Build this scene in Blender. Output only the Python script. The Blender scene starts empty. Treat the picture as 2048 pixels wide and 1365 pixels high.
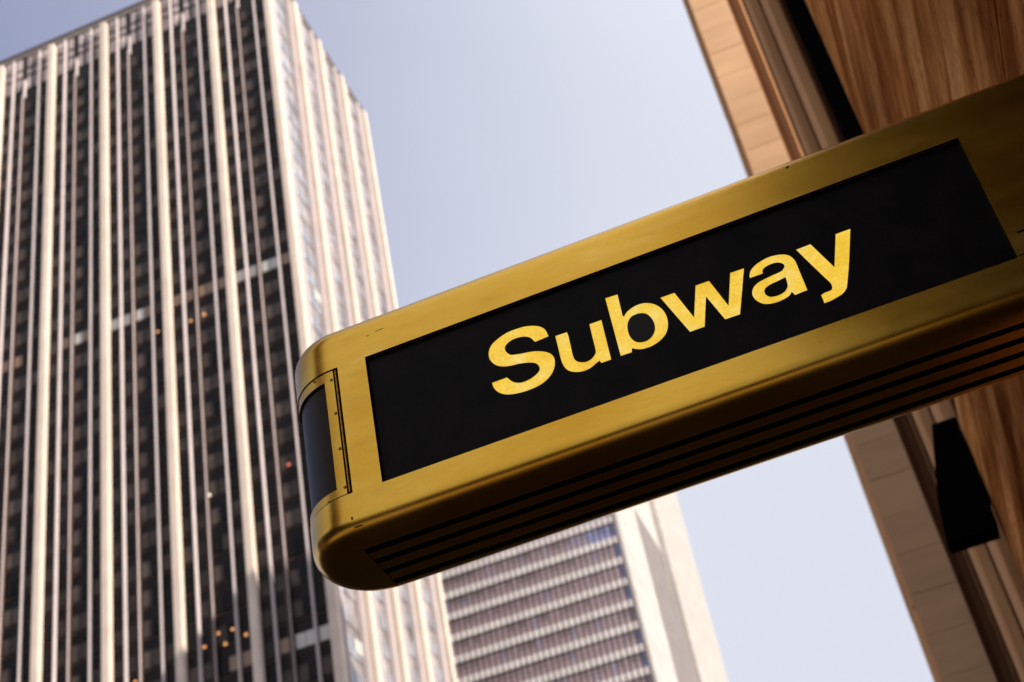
import bpy, bmesh, math, random
from mathutils import Vector, Matrix
random.seed(7)

# ------------------------------------------------------------ camera, light, exposure
scene = bpy.context.scene
COL = scene.collection
cam_data = bpy.data.cameras.new('camera')
cam = bpy.data.objects.new('camera', cam_data); COL.objects.link(cam)
CR = Vector((0.924716, 0.341865, -0.167212)); CF = Vector((-0.175386, 0.772840, 0.609880))
CF.normalize(); CU = CR.cross(CF).normalized(); CR = CF.cross(CU).normalized()
m = Matrix((CR, CU, -CF)).transposed().to_4x4(); m.translation = (0, 0, 1.6)
cam.matrix_world = m
cam_data.sensor_width = 36; cam_data.lens = 53.404
cam_data.clip_start = 0.05; cam_data.clip_end = 6000
cam_data.dof.use_dof = True; cam_data.dof.focus_distance = 3.80; cam_data.dof.aperture_fstop = 4.2
scene.camera = cam

SUN = Vector((0.78, -0.25, 0.57)).normalized()
w = bpy.data.worlds.new('World'); scene.world = w; w.use_nodes = True
nt = w.node_tree; nt.nodes.clear()
sky = nt.nodes.new('ShaderNodeTexSky'); sky.sky_type = 'NISHITA'; sky.sun_disc = False
sky.sun_elevation = math.asin(SUN.z); sky.sun_rotation = math.atan2(SUN.x, SUN.y)
sky.air_density = 1.0; sky.dust_density = 2.2; sky.ozone_density = 1.0; sky.altitude = 0
hs = nt.nodes.new('ShaderNodeHueSaturation'); hs.inputs['Saturation'].default_value = 0.5
mulc = nt.nodes.new('ShaderNodeMix'); mulc.data_type = 'RGBA'; mulc.blend_type = 'MULTIPLY'
mulc.inputs[0].default_value = 1.0; mulc.inputs[7].default_value = (0.46, 0.48, 0.68, 1)
# the veil glows a little more round the sun
bg = nt.nodes.new('ShaderNodeBackground'); bg.inputs[1].default_value = 0.15
wo = nt.nodes.new('ShaderNodeOutputWorld')
nt.links.new(sky.outputs[0], hs.inputs['Color']); nt.links.new(hs.outputs[0], mulc.inputs[6])
# thin white veil over most of the sky, with a clearer blue opening high to the left
tcw = nt.nodes.new('ShaderNodeTexCoord')
dt = nt.nodes.new('ShaderNodeVectorMath'); dt.operation = 'DOT_PRODUCT'; dt.inputs[1].default_value = (-0.70, 0.35, 0.62)
nzw = nt.nodes.new('ShaderNodeTexNoise'); nzw.inputs['Scale'].default_value = 2.2; nzw.inputs['Detail'].default_value = 5
ad = nt.nodes.new('ShaderNodeMath'); ad.operation = 'MULTIPLY_ADD'; ad.inputs[1].default_value = 0.10; 
mrw = nt.nodes.new('ShaderNodeMapRange'); mrw.interpolation_type = 'SMOOTHSTEP'
mrw.inputs['From Min'].default_value = 0.74; mrw.inputs['From Max'].default_value = 1.08
mrw.inputs['To Min'].default_value = 1.0; mrw.inputs['To Max'].default_value = 0.0
nt.links.new(tcw.outputs['Generated'], dt.inputs[0]); nt.links.new(tcw.outputs['Generated'], nzw.inputs['Vector'])
nt.links.new(nzw.outputs['Fac'], ad.inputs[0]); nt.links.new(dt.outputs['Value'], ad.inputs[2]); nt.links.new(ad.outputs[0], mrw.inputs['Value'])
veil = nt.nodes.new('ShaderNodeMix'); veil.data_type = 'RGBA'; ds = nt.nodes.new('ShaderNodeVectorMath'); ds.operation = 'DOT_PRODUCT'; ds.inputs[1].default_value = tuple(SUN)
nt.links.new(tcw.outputs['Generated'], ds.inputs[0])
aur = nt.nodes.new('ShaderNodeMapRange'); aur.interpolation_type = 'SMOOTHSTEP'
aur.inputs['From Min'].default_value = 0.15; aur.inputs['From Max'].default_value = 1.0
aur.inputs['To Min'].default_value = 1.0; aur.inputs['To Max'].default_value = 2.5
nt.links.new(ds.outputs['Value'], aur.inputs['Value'])
vs_ = nt.nodes.new('ShaderNodeVectorMath'); vs_.operation = 'SCALE'; vs_.inputs[0].default_value = (2.36, 2.45, 2.80)
nt.links.new(aur.outputs[0], vs_.inputs['Scale']); nt.links.new(vs_.outputs[0], veil.inputs[7])
nt.links.new(mrw.outputs[0], veil.inputs[0]); nt.links.new(mulc.outputs[2], veil.inputs[6])
nt.links.new(veil.outputs[2], bg.inputs[0]); nt.links.new(bg.outputs[0], wo.inputs[0])

sd = bpy.data.lights.new('sun', 'SUN'); sd.energy = 4.3; sd.angle = math.radians(0.53); sd.color = (1.0, 0.93, 0.83)
so = bpy.data.objects.new('sun', sd); COL.objects.link(so)
so.rotation_euler = SUN.to_track_quat('Z', 'Y').to_euler(); so.location = (30, -20, 60)

scene.view_settings.view_transform = 'Standard'; scene.view_settings.look = 'None'
scene.view_settings.exposure = 1.05; scene.view_settings.gamma = 1.0

# ------------------------------------------------------------ helpers
def tag(o, label=None, cat=None, group=None, kind=None):
    if label: o['label'] = label
    if cat: o['category'] = cat
    if group: o['group'] = group
    if kind: o['kind'] = kind
    return o
def empty(name, loc, label, cat, group=None):
    o = bpy.data.objects.new(name, None); COL.objects.link(o); o.location = loc
    o.empty_display_size = 0.2
    return tag(o, label, cat, group)
def link(name, me, mat, parent=None, loc=None):
    """loc is a world position; parents are unrotated empties or meshes"""
    o = bpy.data.objects.new(name, me); COL.objects.link(o)
    if mat is not None and len(me.materials) == 0: me.materials.append(mat)
    if parent is not None:
        o.parent = parent
        pl = wloc(parent)
        o.location = Vector(loc) - pl if loc is not None else -pl
    elif loc is not None: o.location = loc
    return o
def wloc(o):
    v = Vector(o.location)
    while o.parent: o = o.parent; v = v + Vector(o.location)
    return v
class MB:
    def __init__(s): s.v = []; s.f = []; s.mi = []
    def box(s, x0, x1, y0, y1, z0, z1, mi=0):
        if x0 > x1: x0, x1 = x1, x0
        if y0 > y1: y0, y1 = y1, y0
        n = len(s.v)
        s.v += [(x0,y0,z0),(x1,y0,z0),(x1,y1,z0),(x0,y1,z0),(x0,y0,z1),(x1,y0,z1),(x1,y1,z1),(x0,y1,z1)]
        for q in ((0,3,2,1),(4,5,6,7),(0,1,5,4),(1,2,6,5),(2,3,7,6),(3,0,4,7)):
            s.f.append([n+i for i in q]); s.mi.append(mi)
    def mesh(s, name='mesh', smooth=False):
        me = bpy.data.meshes.new(name); me.from_pydata(s.v, [], s.f)
        for p, i in zip(me.polygons, s.mi): p.material_index = i; p.use_smooth = smooth
        me.update(); return me
def box_mesh(dx, dy, dz, bevel=0.0, seg=1):
    b = MB(); b.box(-dx/2, dx/2, -dy/2, dy/2, -dz/2, dz/2); me = b.mesh()
    if bevel:
        bm = bmesh.new(); bm.from_mesh(me)
        bmesh.ops.bevel(bm, geom=bm.edges[:], offset=bevel, segments=seg, affect='EDGES')
        bm.to_mesh(me); bm.free()
    return me
def bar(name, mat, parent, x0, x1, y0, y1, z0, z1, bevel=0.0):
    me = box_mesh(abs(x1-x0), abs(y1-y0), abs(z1-z0), bevel)
    return link(name, me, mat, parent, ((x0+x1)/2, (y0+y1)/2, (z0+z1)/2))

# ------------------------------------------------------------ materials
def principled(name, base=(0.5,0.5,0.5), rough=0.6, metal=0.0, spec=0.5):
    mt = bpy.data.materials.new(name); mt.use_nodes = True
    n = mt.node_tree; b = n.nodes['Principled BSDF']
    b.inputs['Base Color'].default_value = (*base, 1); b.inputs['Roughness'].default_value = rough
    b.inputs['Metallic'].default_value = metal; b.inputs['Specular IOR Level'].default_value = spec
    return mt, n, b
def N(n, t, **kw):
    x = n.nodes.new(t)
    for k, v in kw.items():
        if k in x.inputs: x.inputs[k].default_value = v
        else: setattr(x, k, v)
    return x
def coords(n, scale=(1,1,1), rot=(0,0,0), world=True):
    if world: src = N(n, 'ShaderNodeNewGeometry').outputs['Position']
    else: src = N(n, 'ShaderNodeTexCoord').outputs['Object']
    mp = N(n, 'ShaderNodeMapping'); mp.inputs['Scale'].default_value = scale; mp.inputs['Rotation'].default_value = rot
    n.links.new(src, mp.inputs['Vector']); return mp.outputs[0]
def ramp(n, fac, stops):
    r = N(n, 'ShaderNodeValToRGB'); el = r.color_ramp.elements
    while len(el) < len(stops): el.new(0.5)
    for e, (p, c) in zip(el, stops): e.position = p; e.color = (*c, 1) if len(c) == 3 else c
    n.links.new(fac, r.inputs[0]); return r.outputs[0]
def g3(x): return (x, x, x)
def mix(n, a, b, fac=1.0, mode='MULTIPLY'):
    q = N(n, 'ShaderNodeMix'); q.data_type = 'RGBA'; q.blend_type = mode
    if isinstance(fac, (int, float)): q.inputs[0].default_value = fac
    else: n.links.new(fac, q.inputs[0])
    for s, i in ((a, 6), (b, 7)):
        if isinstance(s, tuple): q.inputs[i].default_value = (*s, 1)
        else: n.links.new(s, q.inputs[i])
    return q.outputs[2]
def noise(n, vec, scale, detail=4, rough=0.55, dist=0.0):
    x = N(n, 'ShaderNodeTexNoise'); x.inputs['Scale'].default_value = scale; x.inputs['Detail'].default_value = detail
    x.inputs['Roughness'].default_value = rough; x.inputs['Distortion'].default_value = dist
    n.links.new(vec, x.inputs['Vector']); return x.outputs['Fac']
def bump(n, b, h, strength=0.3, dist=0.01):
    x = N(n, 'ShaderNodeBump'); x.inputs['Strength'].default_value = strength; x.inputs['Distance'].default_value = dist
    n.links.new(h, x.inputs['Height']); n.links.new(x.outputs[0], b.inputs['Normal'])
def obj_rand(n, lo, hi):
    o = N(n, 'ShaderNodeObjectInfo'); mr = N(n, 'ShaderNodeMapRange')
    mr.inputs['To Min'].default_value = lo; mr.inputs['To Max'].default_value = hi
    n.links.new(o.outputs['Random'], mr.inputs['Value']); return mr.outputs[0]

def make_stone(name, base, rough=0.7, streak=(1,1,1), sscale=1.0, lo=0.8, hi=1.12, rnd=(0.94,1.05), bmp=0.2):
    mt, n, b = principled(name, base, rough, 0, 0.0)
    f = noise(n, coords(n, streak), sscale, 6, 0.6)
    c = mix(n, base, ramp(n, f, [(0.25, g3(lo)), (0.75, g3(hi))]))
    f2 = noise(n, coords(n), 0.35, 3)
    c = mix(n, c, ramp(n, f2, [(0.3, g3(0.9)), (0.7, g3(1.05))]))
    cmb = N(n, 'ShaderNodeCombineColor'); r = obj_rand(n, *rnd)
    for i in range(3): n.links.new(r, cmb.inputs[i])
    c = mix(n, c, cmb.outputs[0])
    n.links.new(c, b.inputs['Base Color']); bump(n, b, noise(n, coords(n), 30, 5), bmp, 0.01)
    return mt
M = {}
M['tower_stone'] = make_stone('tower_stone', (0.62, 0.505, 0.42), 0.65, (1,1,0.08), 0.6, 0.82, 1.1)
M['tower_fin'] = make_stone('tower_fin', (0.52, 0.44, 0.42), 0.4, (1,1,0.05), 0.8, 0.85, 1.08)
M['mullion'] = make_stone('mullion_bronze', (0.095, 0.062, 0.052), 0.5, (1,1,0.1), 0.8, 0.8, 1.1)
M['louvre'] = make_stone('louvre', (0.42, 0.35, 0.33), 0.6, (4,4,0.2), 3.0, 0.75, 1.15, (0.75, 1.25))
M['parapet'] = make_stone('parapet', (0.20, 0.17, 0.15), 0.6, (2,2,0.2), 1.0, 0.85, 1.1)
def glass(name, base, rough, ior, var=(0.7, 1.4), tint=None):
    mt, n, b = principled(name, base, rough, 0, 0.5); b.inputs['IOR'].default_value = ior; b.inputs['Specular IOR Level'].default_value = 0.5 if ior > 1.4 else 0.22
    cmb = N(n, 'ShaderNodeCombineColor'); r = obj_rand(n, *var)
    for i in range(3): n.links.new(r, cmb.inputs[i])
    f = noise(n, coords(n), 0.33, 2)
    c = mix(n, base, ramp(n, f, [(0.3, g3(0.6)), (0.7, g3(1.5))])); c = mix(n, c, cmb.outputs[0])
    n.links.new(c, b.inputs['Base Color'])
    bump(n, b, noise(n, coords(n), 0.5, 2), 0.08, 0.05)
    return mt
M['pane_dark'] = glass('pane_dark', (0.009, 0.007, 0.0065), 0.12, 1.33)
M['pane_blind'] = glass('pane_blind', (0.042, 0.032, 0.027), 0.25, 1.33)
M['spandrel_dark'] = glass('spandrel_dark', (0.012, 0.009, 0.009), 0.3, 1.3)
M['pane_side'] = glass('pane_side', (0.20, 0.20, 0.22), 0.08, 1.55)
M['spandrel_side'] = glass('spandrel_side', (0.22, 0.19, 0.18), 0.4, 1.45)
M['pane_pale'], n, b = principled('pane_pale', (0.42, 0.40, 0.36), 0.35)
M['pane_warm'], n, b = principled('pane_warm', (0.20, 0.12, 0.07), 0.4)
def emit(name, col, s):
    mt, n, b = principled(name, col, 0.5); b.inputs['Emission Color'].default_value = (*col, 1); b.inputs['Emission Strength'].default_value = s
    return mt
M['lamp_warm'] = emit('lamp_warm', (1.0, 0.45, 0.15), 0.35)
M['lamp_white'] = emit('lamp_white', (1.0, 0.85, 0.7), 0.7)
M['lamp_red'] = emit('lamp_red', (1.0, 0.2, 0.1), 0.35)

M['grey_panel'] = make_stone('pale_cladding', (0.40, 0.36, 0.33), 0.6, (1,1,1), 0.3, 0.92, 1.05, (0.96, 1.03))
M['grey_dark'] = make_stone('shadow_wedge_grey', (0.19, 0.165, 0.16), 0.6, (1,1,1), 0.2, 0.92, 1.06, (0.97, 1.03))  # tone of the painted shadow wedge; also backs the side slabs
M['grey_joint'], n, b = principled('joint_dark', (0.05, 0.04, 0.04), 0.6)
def pane_grey(name, base):
    mt, n, b = principled(name, base, 0.15, 0, 0.5)
    cmb = N(n, 'ShaderNodeCombineColor'); r = obj_rand(n, 0.75, 1.25)
    for i in range(3): n.links.new(r, cmb.inputs[i])
    n.links.new(mix(n, base, cmb.outputs[0]), b.inputs['Base Color']); return mt
M['pane_mauve'] = pane_grey('pane_mauve', (0.26, 0.19, 0.195))
M['pane_blue'] = pane_grey('pane_blue', (0.25, 0.205, 0.25))
M['pane_sky'] = pane_grey('pane_sky', (0.20, 0.20, 0.34))  # sky reflection put into the base colour of some panes

# veined brown wall stone: beds run along the street (y), slightly tilted and warped
def veined(name):
    mt, n, b = principled(name, (0.3, 0.18, 0.1), 0.9, 0, 0.0)
    base = coords(n, (0.25, 0.30, 2.4), (math.radians(9), 0, 0))
    wob = noise(n, coords(n, (1, 1, 1)), 0.5, 3)
    add = N(n, 'ShaderNodeVectorMath'); add.operation = 'ADD'
    sc = N(n, 'ShaderNodeVectorMath'); sc.operation = 'SCALE'; sc.inputs['Scale'].default_value = 0.9
    cx = N(n, 'ShaderNodeCombineXYZ'); n.links.new(wob, cx.inputs[2])
    n.links.new(cx.outputs[0], sc.inputs[0]); n.links.new(base, add.inputs[0]); n.links.new(sc.outputs[0], add.inputs[1])
    f = noise(n, add.outputs[0], 1.0, 8, 0.66, 0.25)
    c = ramp(n, f, [(0.22, (0.09, 0.026, 0.006)), (0.43, (0.36, 0.118, 0.030)), (0.55, (0.66, 0.27, 0.080)), (0.70, (0.86, 0.44, 0.16))])
    f2 = noise(n, add.outputs[0], 4.0, 8, 0.75, 1.1)
    c = mix(n, c, ramp(n, f2, [(0.30, g3(0.6)), (0.45, g3(0.95)), (0.7, g3(1.10))]))
    fp = noise(n, coords(n), 14.0, 8, 0.75)
    c = mix(n, c, ramp(n, fp, [(0.30, g3(0.66)), (0.48, g3(0.98)), (0.7, g3(1.12))]))
    f4 = noise(n, coords(n, (1, 0.45, 0.5)), 0.9, 2)
    c = mix(n, c, ramp(n, f4, [(0.35, (0.62, 0.56, 0.52)), (0.62, (1.22, 1.20, 1.15))]))
    f3 = noise(n, add.outputs[0], 2.1, 4, 0.6, 0.8)
    c = mix(n, c, ramp(n, f3, [(0.485, g3(1.0)), (0.5, g3(0.35)), (0.512, g3(1.0))]), 0.7)
    cmb = N(n, 'ShaderNodeCombineColor'); r = obj_rand(n, 0.85, 1.12)
    for i in range(3): n.links.new(r, cmb.inputs[i])
    c = mix(n, c, cmb.outputs[0])
    n.links.new(c, b.inputs['Base Color']); bump(n, b, f2, 0.25, 0.004)
    return mt
M['veined'] = veined('veined_stone')
M['tan_block'] = make_stone('tan_limestone', (0.70, 0.42, 0.235), 0.7, (0.5,1,3), 0.6, 0.85, 1.08, (0.94, 1.04), 0.3)
M['tan_brown'] = make_stone('brown_limestone', (0.74, 0.39, 0.18), 0.65, (4,4,0.15), 1.0, 0.7, 1.2, (0.95, 1.05), 0.3)
M['pier_brown'] = make_stone('pier_brown', (0.13, 0.06, 0.03), 0.8, (4,4,0.15), 1.0, 0.8, 1.15)
M['dark_trim'] = make_stone('dark_trim', (0.06, 0.025, 0.012), 0.6, (4,4,0.2), 1.0, 0.7, 1.2, (0.9, 1.1))
M['reflected_stone'] = make_stone('dark_reflected_stone', (0.045, 0.013, 0.004), 0.6, (1,1,1), 3.0, 0.8, 1.2)  # kept dark for what the brass reflects
M['black'], n, b = principled('black_metal', (0.004, 0.0035, 0.003), 0.8, 0, 0.0)
M['asphalt'] = make_stone('asphalt', (0.035, 0.026, 0.020), 0.9, (1,1,1), 4.0, 0.8, 1.2)
M['concrete'] = make_stone('pavement_concrete', (0.042, 0.028, 0.018), 0.85, (1,1,1), 2.0, 0.85, 1.1)
M['paint'], n, b = principled('road_paint', (0.6, 0.58, 0.55), 0.7)
M['brick_far'] = make_stone('dark_brick', (0.10, 0.06, 0.045), 0.8, (1,1,1), 1.0, 0.8, 1.1)

# brushed, slightly tarnished brass
def brass(name, rough=0.225, stain=1.0):
    mt, n, b = principled(name, (0.66, 0.40, 0.06), rough, 1.0)
    fine = noise(n, coords(n, (6, 60, 420), world=False), 2.0, 5, 0.65)
    cloud = noise(n, coords(n, (1.6, 4, 5), world=False), 2.0, 5, 0.6)
    spots = noise(n, coords(n, (1, 1, 1), world=False), 46, 3, 0.6)
    c = ramp(n, cloud, [(0.3, (0.56, 0.300, 0.030)), (0.55, (0.62, 0.355, 0.045)), (0.75, (0.70, 0.43, 0.085))])
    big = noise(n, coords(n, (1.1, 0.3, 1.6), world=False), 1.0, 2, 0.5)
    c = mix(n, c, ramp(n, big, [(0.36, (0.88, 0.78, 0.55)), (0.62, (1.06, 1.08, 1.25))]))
    c = mix(n, c, ramp(n, fine, [(0.3, g3(0.90)), (0.7, g3(1.06))]))
    c = mix(n, c, ramp(n, spots, [(0.24, g3(0.25)), (0.275, g3(1.0))]), 0.8 * stain)
    patina = noise(n, coords(n, (2, 2, 7), world=False), 2.5, 3, 0.5)
    c = mix(n, c, (0.30, 0.15, 0.03), ramp(n, patina, [(0.56, g3(0.0)), (0.78, g3(0.22 * stain))]), 'MIX')
    n.links.new(c, b.inputs['Base Color'])
    rr = N(n, 'ShaderNodeMapRange'); rr.inputs['From Min'].default_value = 0.3; rr.inputs['From Max'].default_value = 0.7
    rr.inputs['To Min'].default_value = rough - 0.02; rr.inputs['To Max'].default_value = rough + 0.03
    n.links.new(cloud, rr.inputs['Value']); n.links.new(rr.outputs[0], b.inputs['Roughness'])
    bump(n, b, fine, 0.10, 0.0006)
    return mt
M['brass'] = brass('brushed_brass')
M['brass_door'] = brass('brass_door', 0.29)
M['brass_dark'] = brass('dull_brass', 0.5)
# dark textured plate
def plate(name, spec=0.065, r=0.38):
    mt, n, b = principled(name, (0.006, 0.0055, 0.0065), r, 0, spec); b.inputs['Specular Tint'].default_value = (1.0, 0.88, 0.78, 1)
    f = noise(n, coords(n, world=False), 190, 3, 0.6); f2 = noise(n, coords(n, world=False), 9, 6, 0.65)
    c = ramp(n, f2, [(0.32, (0.0015, 0.0012, 0.0012)), (0.72, (0.009, 0.0062, 0.005))])
    n.links.new(c, b.inputs['Base Color']); bump(n, b, f, 0.45, 0.0012)
    return mt
M['plate'] = plate('black_plate')
M['door_plate'] = plate('black_door_glass', 0.30, 0.45)
M['door_plate'].node_tree.nodes['Principled BSDF'].inputs['Specular Tint'].default_value = (1.0, 0.66, 0.25, 1)
M['slot'], n, b = principled('vent_black', (0.002, 0.002, 0.002), 0.9, 0, 0.0)
def amber(name):
    mt, n, b = principled(name, (0.75, 0.48, 0.06), 0.35, 0, 0.4)
    f = noise(n, coords(n, (1,1,1), world=False), 11, 6, 0.7); f2 = noise(n, coords(n, (1,1,1), world=False), 160, 3, 0.7)
    c = ramp(n, f, [(0.3, (0.93, 0.53, 0.018)), (0.52, (1.0, 0.65, 0.055)), (0.76, (1.0, 0.80, 0.28))])
    c = mix(n, c, ramp(n, f2, [(0.3, g3(0.86)), (0.7, g3(1.08))]))
    n.links.new(c, b.inputs['Emission Color']); b.inputs['Emission Strength'].default_value = 0.42
    n.links.new(mix(n, c, (0.35, 0.33, 0.30)), b.inputs['Base Color'])
    return mt
M['amber'] = amber('lit_amber_plastic')

# ------------------------------------------------------------ ground, road, pavements
def sheet(name, mat, x0, x1, y0, y1, z):
    me = bpy.data.meshes.new(name); me.from_pydata([(x0,y0,z),(x1,y0,z),(x1,y1,z),(x0,y1,z)], [], [(0,1,2,3)])
    return tag(link(name, me, mat), kind='structure')
sheet('ground', M['concrete'], -2500, 2500, -2500, 2500, -0.02)
sheet('road', M['asphalt'], -19, -3, -600, 900, -0.012)
for nm, x0, x1 in (('pavement', -3, 1.0), ('pavement', -26, -19)):
    b = MB(); b.box(x0, x1, -120, 130, -0.015, 0.13)
    tag(link(nm, b.mesh(), M['concrete']), kind='structure')
for k in range(-12, 40):
    if k % 4 == 0: pass
b = MB()
for k in range(-10, 30): b.box(-11.1, -10.95, k*9.0, k*9.0+3.0, -0.008, -0.004)
tag(link('road_marking', b.mesh(), M['paint']), kind='structure')

M['bounce_paving'] = make_stone('pale_bounce_paving', (0.26, 0.205, 0.15), 0.8, (1,1,1), 2.0, 0.85, 1.1)  # unseen pale ground added to throw sun up onto the lower brass
sheet('bounce_paving', M['bounce_paving'], -2.99, 40, -12, -1.2, 0.135)
sheet('bounce_road', M['bounce_paving'], -18.9, -3.01, -12, -1.2, -0.004)  # same added reflector, laid over the road

# ------------------------------------------------------------ dark office tower on the left
VT = 137.0; DEP = 0.95; VG = VT + DEP
XC = -0.4135 * VT; SX = XC - DEP            # outer corner line, side glass plane
PER = 0.0685 * VT; STO = 3.93; Z0 = 136.4
ROOF = 201.0; PTOP = 198.7
YB = VT * 1.283                              # back face
tower = empty('office_tower', (-80, 156, 0), 'tall dark glass office tower striped with pale stone pillars and bright sunlit right side', 'office tower')
XL = -0.868 * VT
b = MB(); b.box(XL, SX - 0.3, VG + 0.3, YB - 0.3, 0, ROOF - 0.3)
link('core_wall', b.mesh(), M['spandrel_dark'], tower)
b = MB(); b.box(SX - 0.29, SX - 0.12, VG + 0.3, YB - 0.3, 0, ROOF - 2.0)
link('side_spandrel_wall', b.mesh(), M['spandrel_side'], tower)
b = MB(); b.box(XL, SX - 0.12, VG + 0.12, VG + 0.29, 0, ROOF - 9.4)
link('front_spandrel_wall', b.mesh(), M['spandrel_dark'], tower)
# parapet: dark coping on top, front and side
b = MB(); b.box(XL, SX, VG, VG + 0.5, ROOF - 1.5, ROOF - 0.35); b.box(SX - 0.5, SX, VG + 0.51, YB, ROOF - 1.5, ROOF - 0.35)
link('parapet', b.mesh(), M['parapet'], tower)
b = MB(); b.box(XL, SX + 0.12, VG - 0.12, VG + 0.4, ROOF - 0.347, ROOF - 0.05); b.box(SX - 0.4, SX + 0.12, VG + 0.41, YB, ROOF - 0.347, ROOF - 0.05)
link('coping', b.mesh(), M['mullion'], tower)
PW = 1.04
pillar_me = box_mesh(PW, DEP + 0.05, PTOP, 0.10, 2); fin_me = box_mesh(0.22, DEP - 0.38, PTOP + 0.2, 0.03)
mul_me = box_mesh(0.50, 0.45, PTOP - 9.0, 0.05)
edge_me = box_mesh(0.05, 0.2, PTOP - 9.0)
side_pillar_me = box_mesh(DEP + 0.05, PW * 1.15, PTOP, 0.10, 2); side_fin_me = box_mesh(DEP - 0.3, 0.34, PTOP + 0.2, 0.04)
front_c = [XC - PW/2 + 0.0 - PER * k for k in range(0, 7)]
for k, x in enumerate(front_c):
    if k == 0:
        link('corner_pillar', box_mesh(PW, 1.55, PTOP, 0.12, 2), M['tower_stone'], tower, (x, VT + 1.55/2, PTOP/2))
    else:
        link('pillar', pillar_me, M['tower_stone'], tower, (x, VT + DEP/2 + 0.025, PTOP/2))
for k in range(6):
    xr = front_c[k]; xl = front_c[k+1]
    for xx in (xl + 2.32, xr - 2.32):
        link('fin', fin_me, M['tower_fin'], tower, (xx, VT + 0.36 + (DEP - 0.38)/2, (PTOP + 0.2)/2))
    mu = link('mullion', mul_me, M['mullion'], tower, ((xl+xr)/2 - 0.62, VG - 0.225, (PTOP - 9.0)/2))
    link('mullion_edge', edge_me, M['tower_fin'], mu, ((xl+xr)/2 - 0.62 + 0.22, VG - 0.225 - 0.33, (PTOP - 9.0)/2))
SPER = 0.0652 * VT
side_y = [VT + 0.0735 * VT + SPER * (k - 1) for k in range(0, 5)]
side_y = [VT * v for v in (1.0795, 1.1440, 1.2080, 1.2755)]
allside = [VT + 0.775] + side_y
for y in side_y:
    link('side_pillar', side_pillar_me, M['tower_stone'], tower, (XC - DEP/2, y, PTOP/2))
for a, c in zip(allside[:-1], allside[1:]):
    for yy in (a + 2.2, c - 2.2):
        link('side_fin', side_fin_me, M['tower_fin'], tower, (XC - 0.15 - DEP/2, yy, (PTOP + 0.2)/2))

def pane_mesh(dx, dz, side=False):
    return box_mesh(0.10 if side else dx, dx if side else 0.10, dz)
PALE = {}  # (bay, cell) in the pale storey
cells = []
for k in range(6):
    xr = front_c[k]; xl = front_c[k+1]; mx = (xl+xr)/2 - 0.62
    cells.append((k, 0, xl + PW/2 + 0.06, xl + 2.32 - 0.2))
    cells.append((k, 1, xl + 2.32 + 0.2, mx - 0.34))
    cells.append((k, 2, mx + 0.34, (mx + 0.34 + xr - 2.52)/2 - 0.05))
    cells.append((k, 3, (mx + 0.34 + xr - 2.52)/2 + 0.05, xr - 2.32 - 0.2))
    cells.append((k, 4, xr - 2.32 + 0.2, xr - PW/2 - 0.06))
ZMIN = 66.0
pane_cache = {}
def pane_for(dx, dz, key, mat, side=False):
    kk = (round(dx, 2), dz, key, side)
    if kk not in pane_cache:
        me = pane_mesh(dx, dz, side); me.materials.append(M[mat]); pane_cache[kk] = me
    return pane_cache[kk]
stuff = {}
count = 0
rnd = random.Random(5)
rows = []
kk = int((Z0 - ZMIN) / STO)
z = Z0 - kk * STO
while z < ROOF - 11.0:
    rows.append(z); z += STO
PALEROW = min(range(len(rows)), key=lambda i: abs(rows[i] - Z0)); PALE2 = PALEROW - 14
pale_set = {(PALEROW, 0): {1: 'pane_warm', 2: 'pane_pale', 3: 'pane_pale', 0: 'pane_pale', 4: 'pane_warm'},
            (PALEROW, 1): {0: 'pane_warm', 1: 'pane_warm', 2: 'pane_warm', 3: 'pane_warm', 4: 'pane_warm'},
            (PALEROW, 2): {0: 'pane_pale', 1: 'pane_pale', 2: 'pane_pale', 3: 'pane_warm'},
            (PALEROW, 3): {1: 'pane_warm', 2: 'pane_pale', 3: 'pane_warm'},
            (PALEROW, 4): {1: 'pane_warm', 2: 'pane_warm'},
            (PALE2, 0): {1: 'pane_warm', 2: 'pane_pale', 3: 'pane_pale', 4: 'pane_pale'},
            (PALE2, 1): {3: 'pane_warm', 4: 'pane_warm'}}
pale_set[(PALEROW, 0)][1] = 'pane_pale'
for ri, zc in enumerate(rows):
    for (bay, ci, x0, x1) in cells:
        u = rnd.random()
        lean = 0.85 if ci in (1, 2) else (0.65 if ci == 0 else 0.45)
        mat = 'pane_blind' if u < lean else 'pane_dark'
        ps = pale_set.get((ri, bay), {}); h = 2.05
        if ci in ps: mat = ps[ci]; h = 1.75
        dz = h
        # larger panes near the bottom of the picture come first
        if count < 300 and (x1 - x0) > 1.2:
            me = pane_for(x1 - x0, dz, mat, mat)
            link('pane', me, None, tower, ((x0+x1)/2, VG + 0.06, zc)); count += 1
        else:
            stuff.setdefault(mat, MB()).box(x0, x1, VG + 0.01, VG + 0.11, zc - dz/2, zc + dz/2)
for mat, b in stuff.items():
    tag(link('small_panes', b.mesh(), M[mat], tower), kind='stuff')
# fine transoms at each floor
b = MB()
for zc in rows:
    b.box(XL, SX - 0.15, VG + 0.04, VG + 0.115, zc - 1.42, zc - 1.30)
tag(link('floor_transom', b.mesh(), M['mullion'], tower), kind='stuff')
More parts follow.
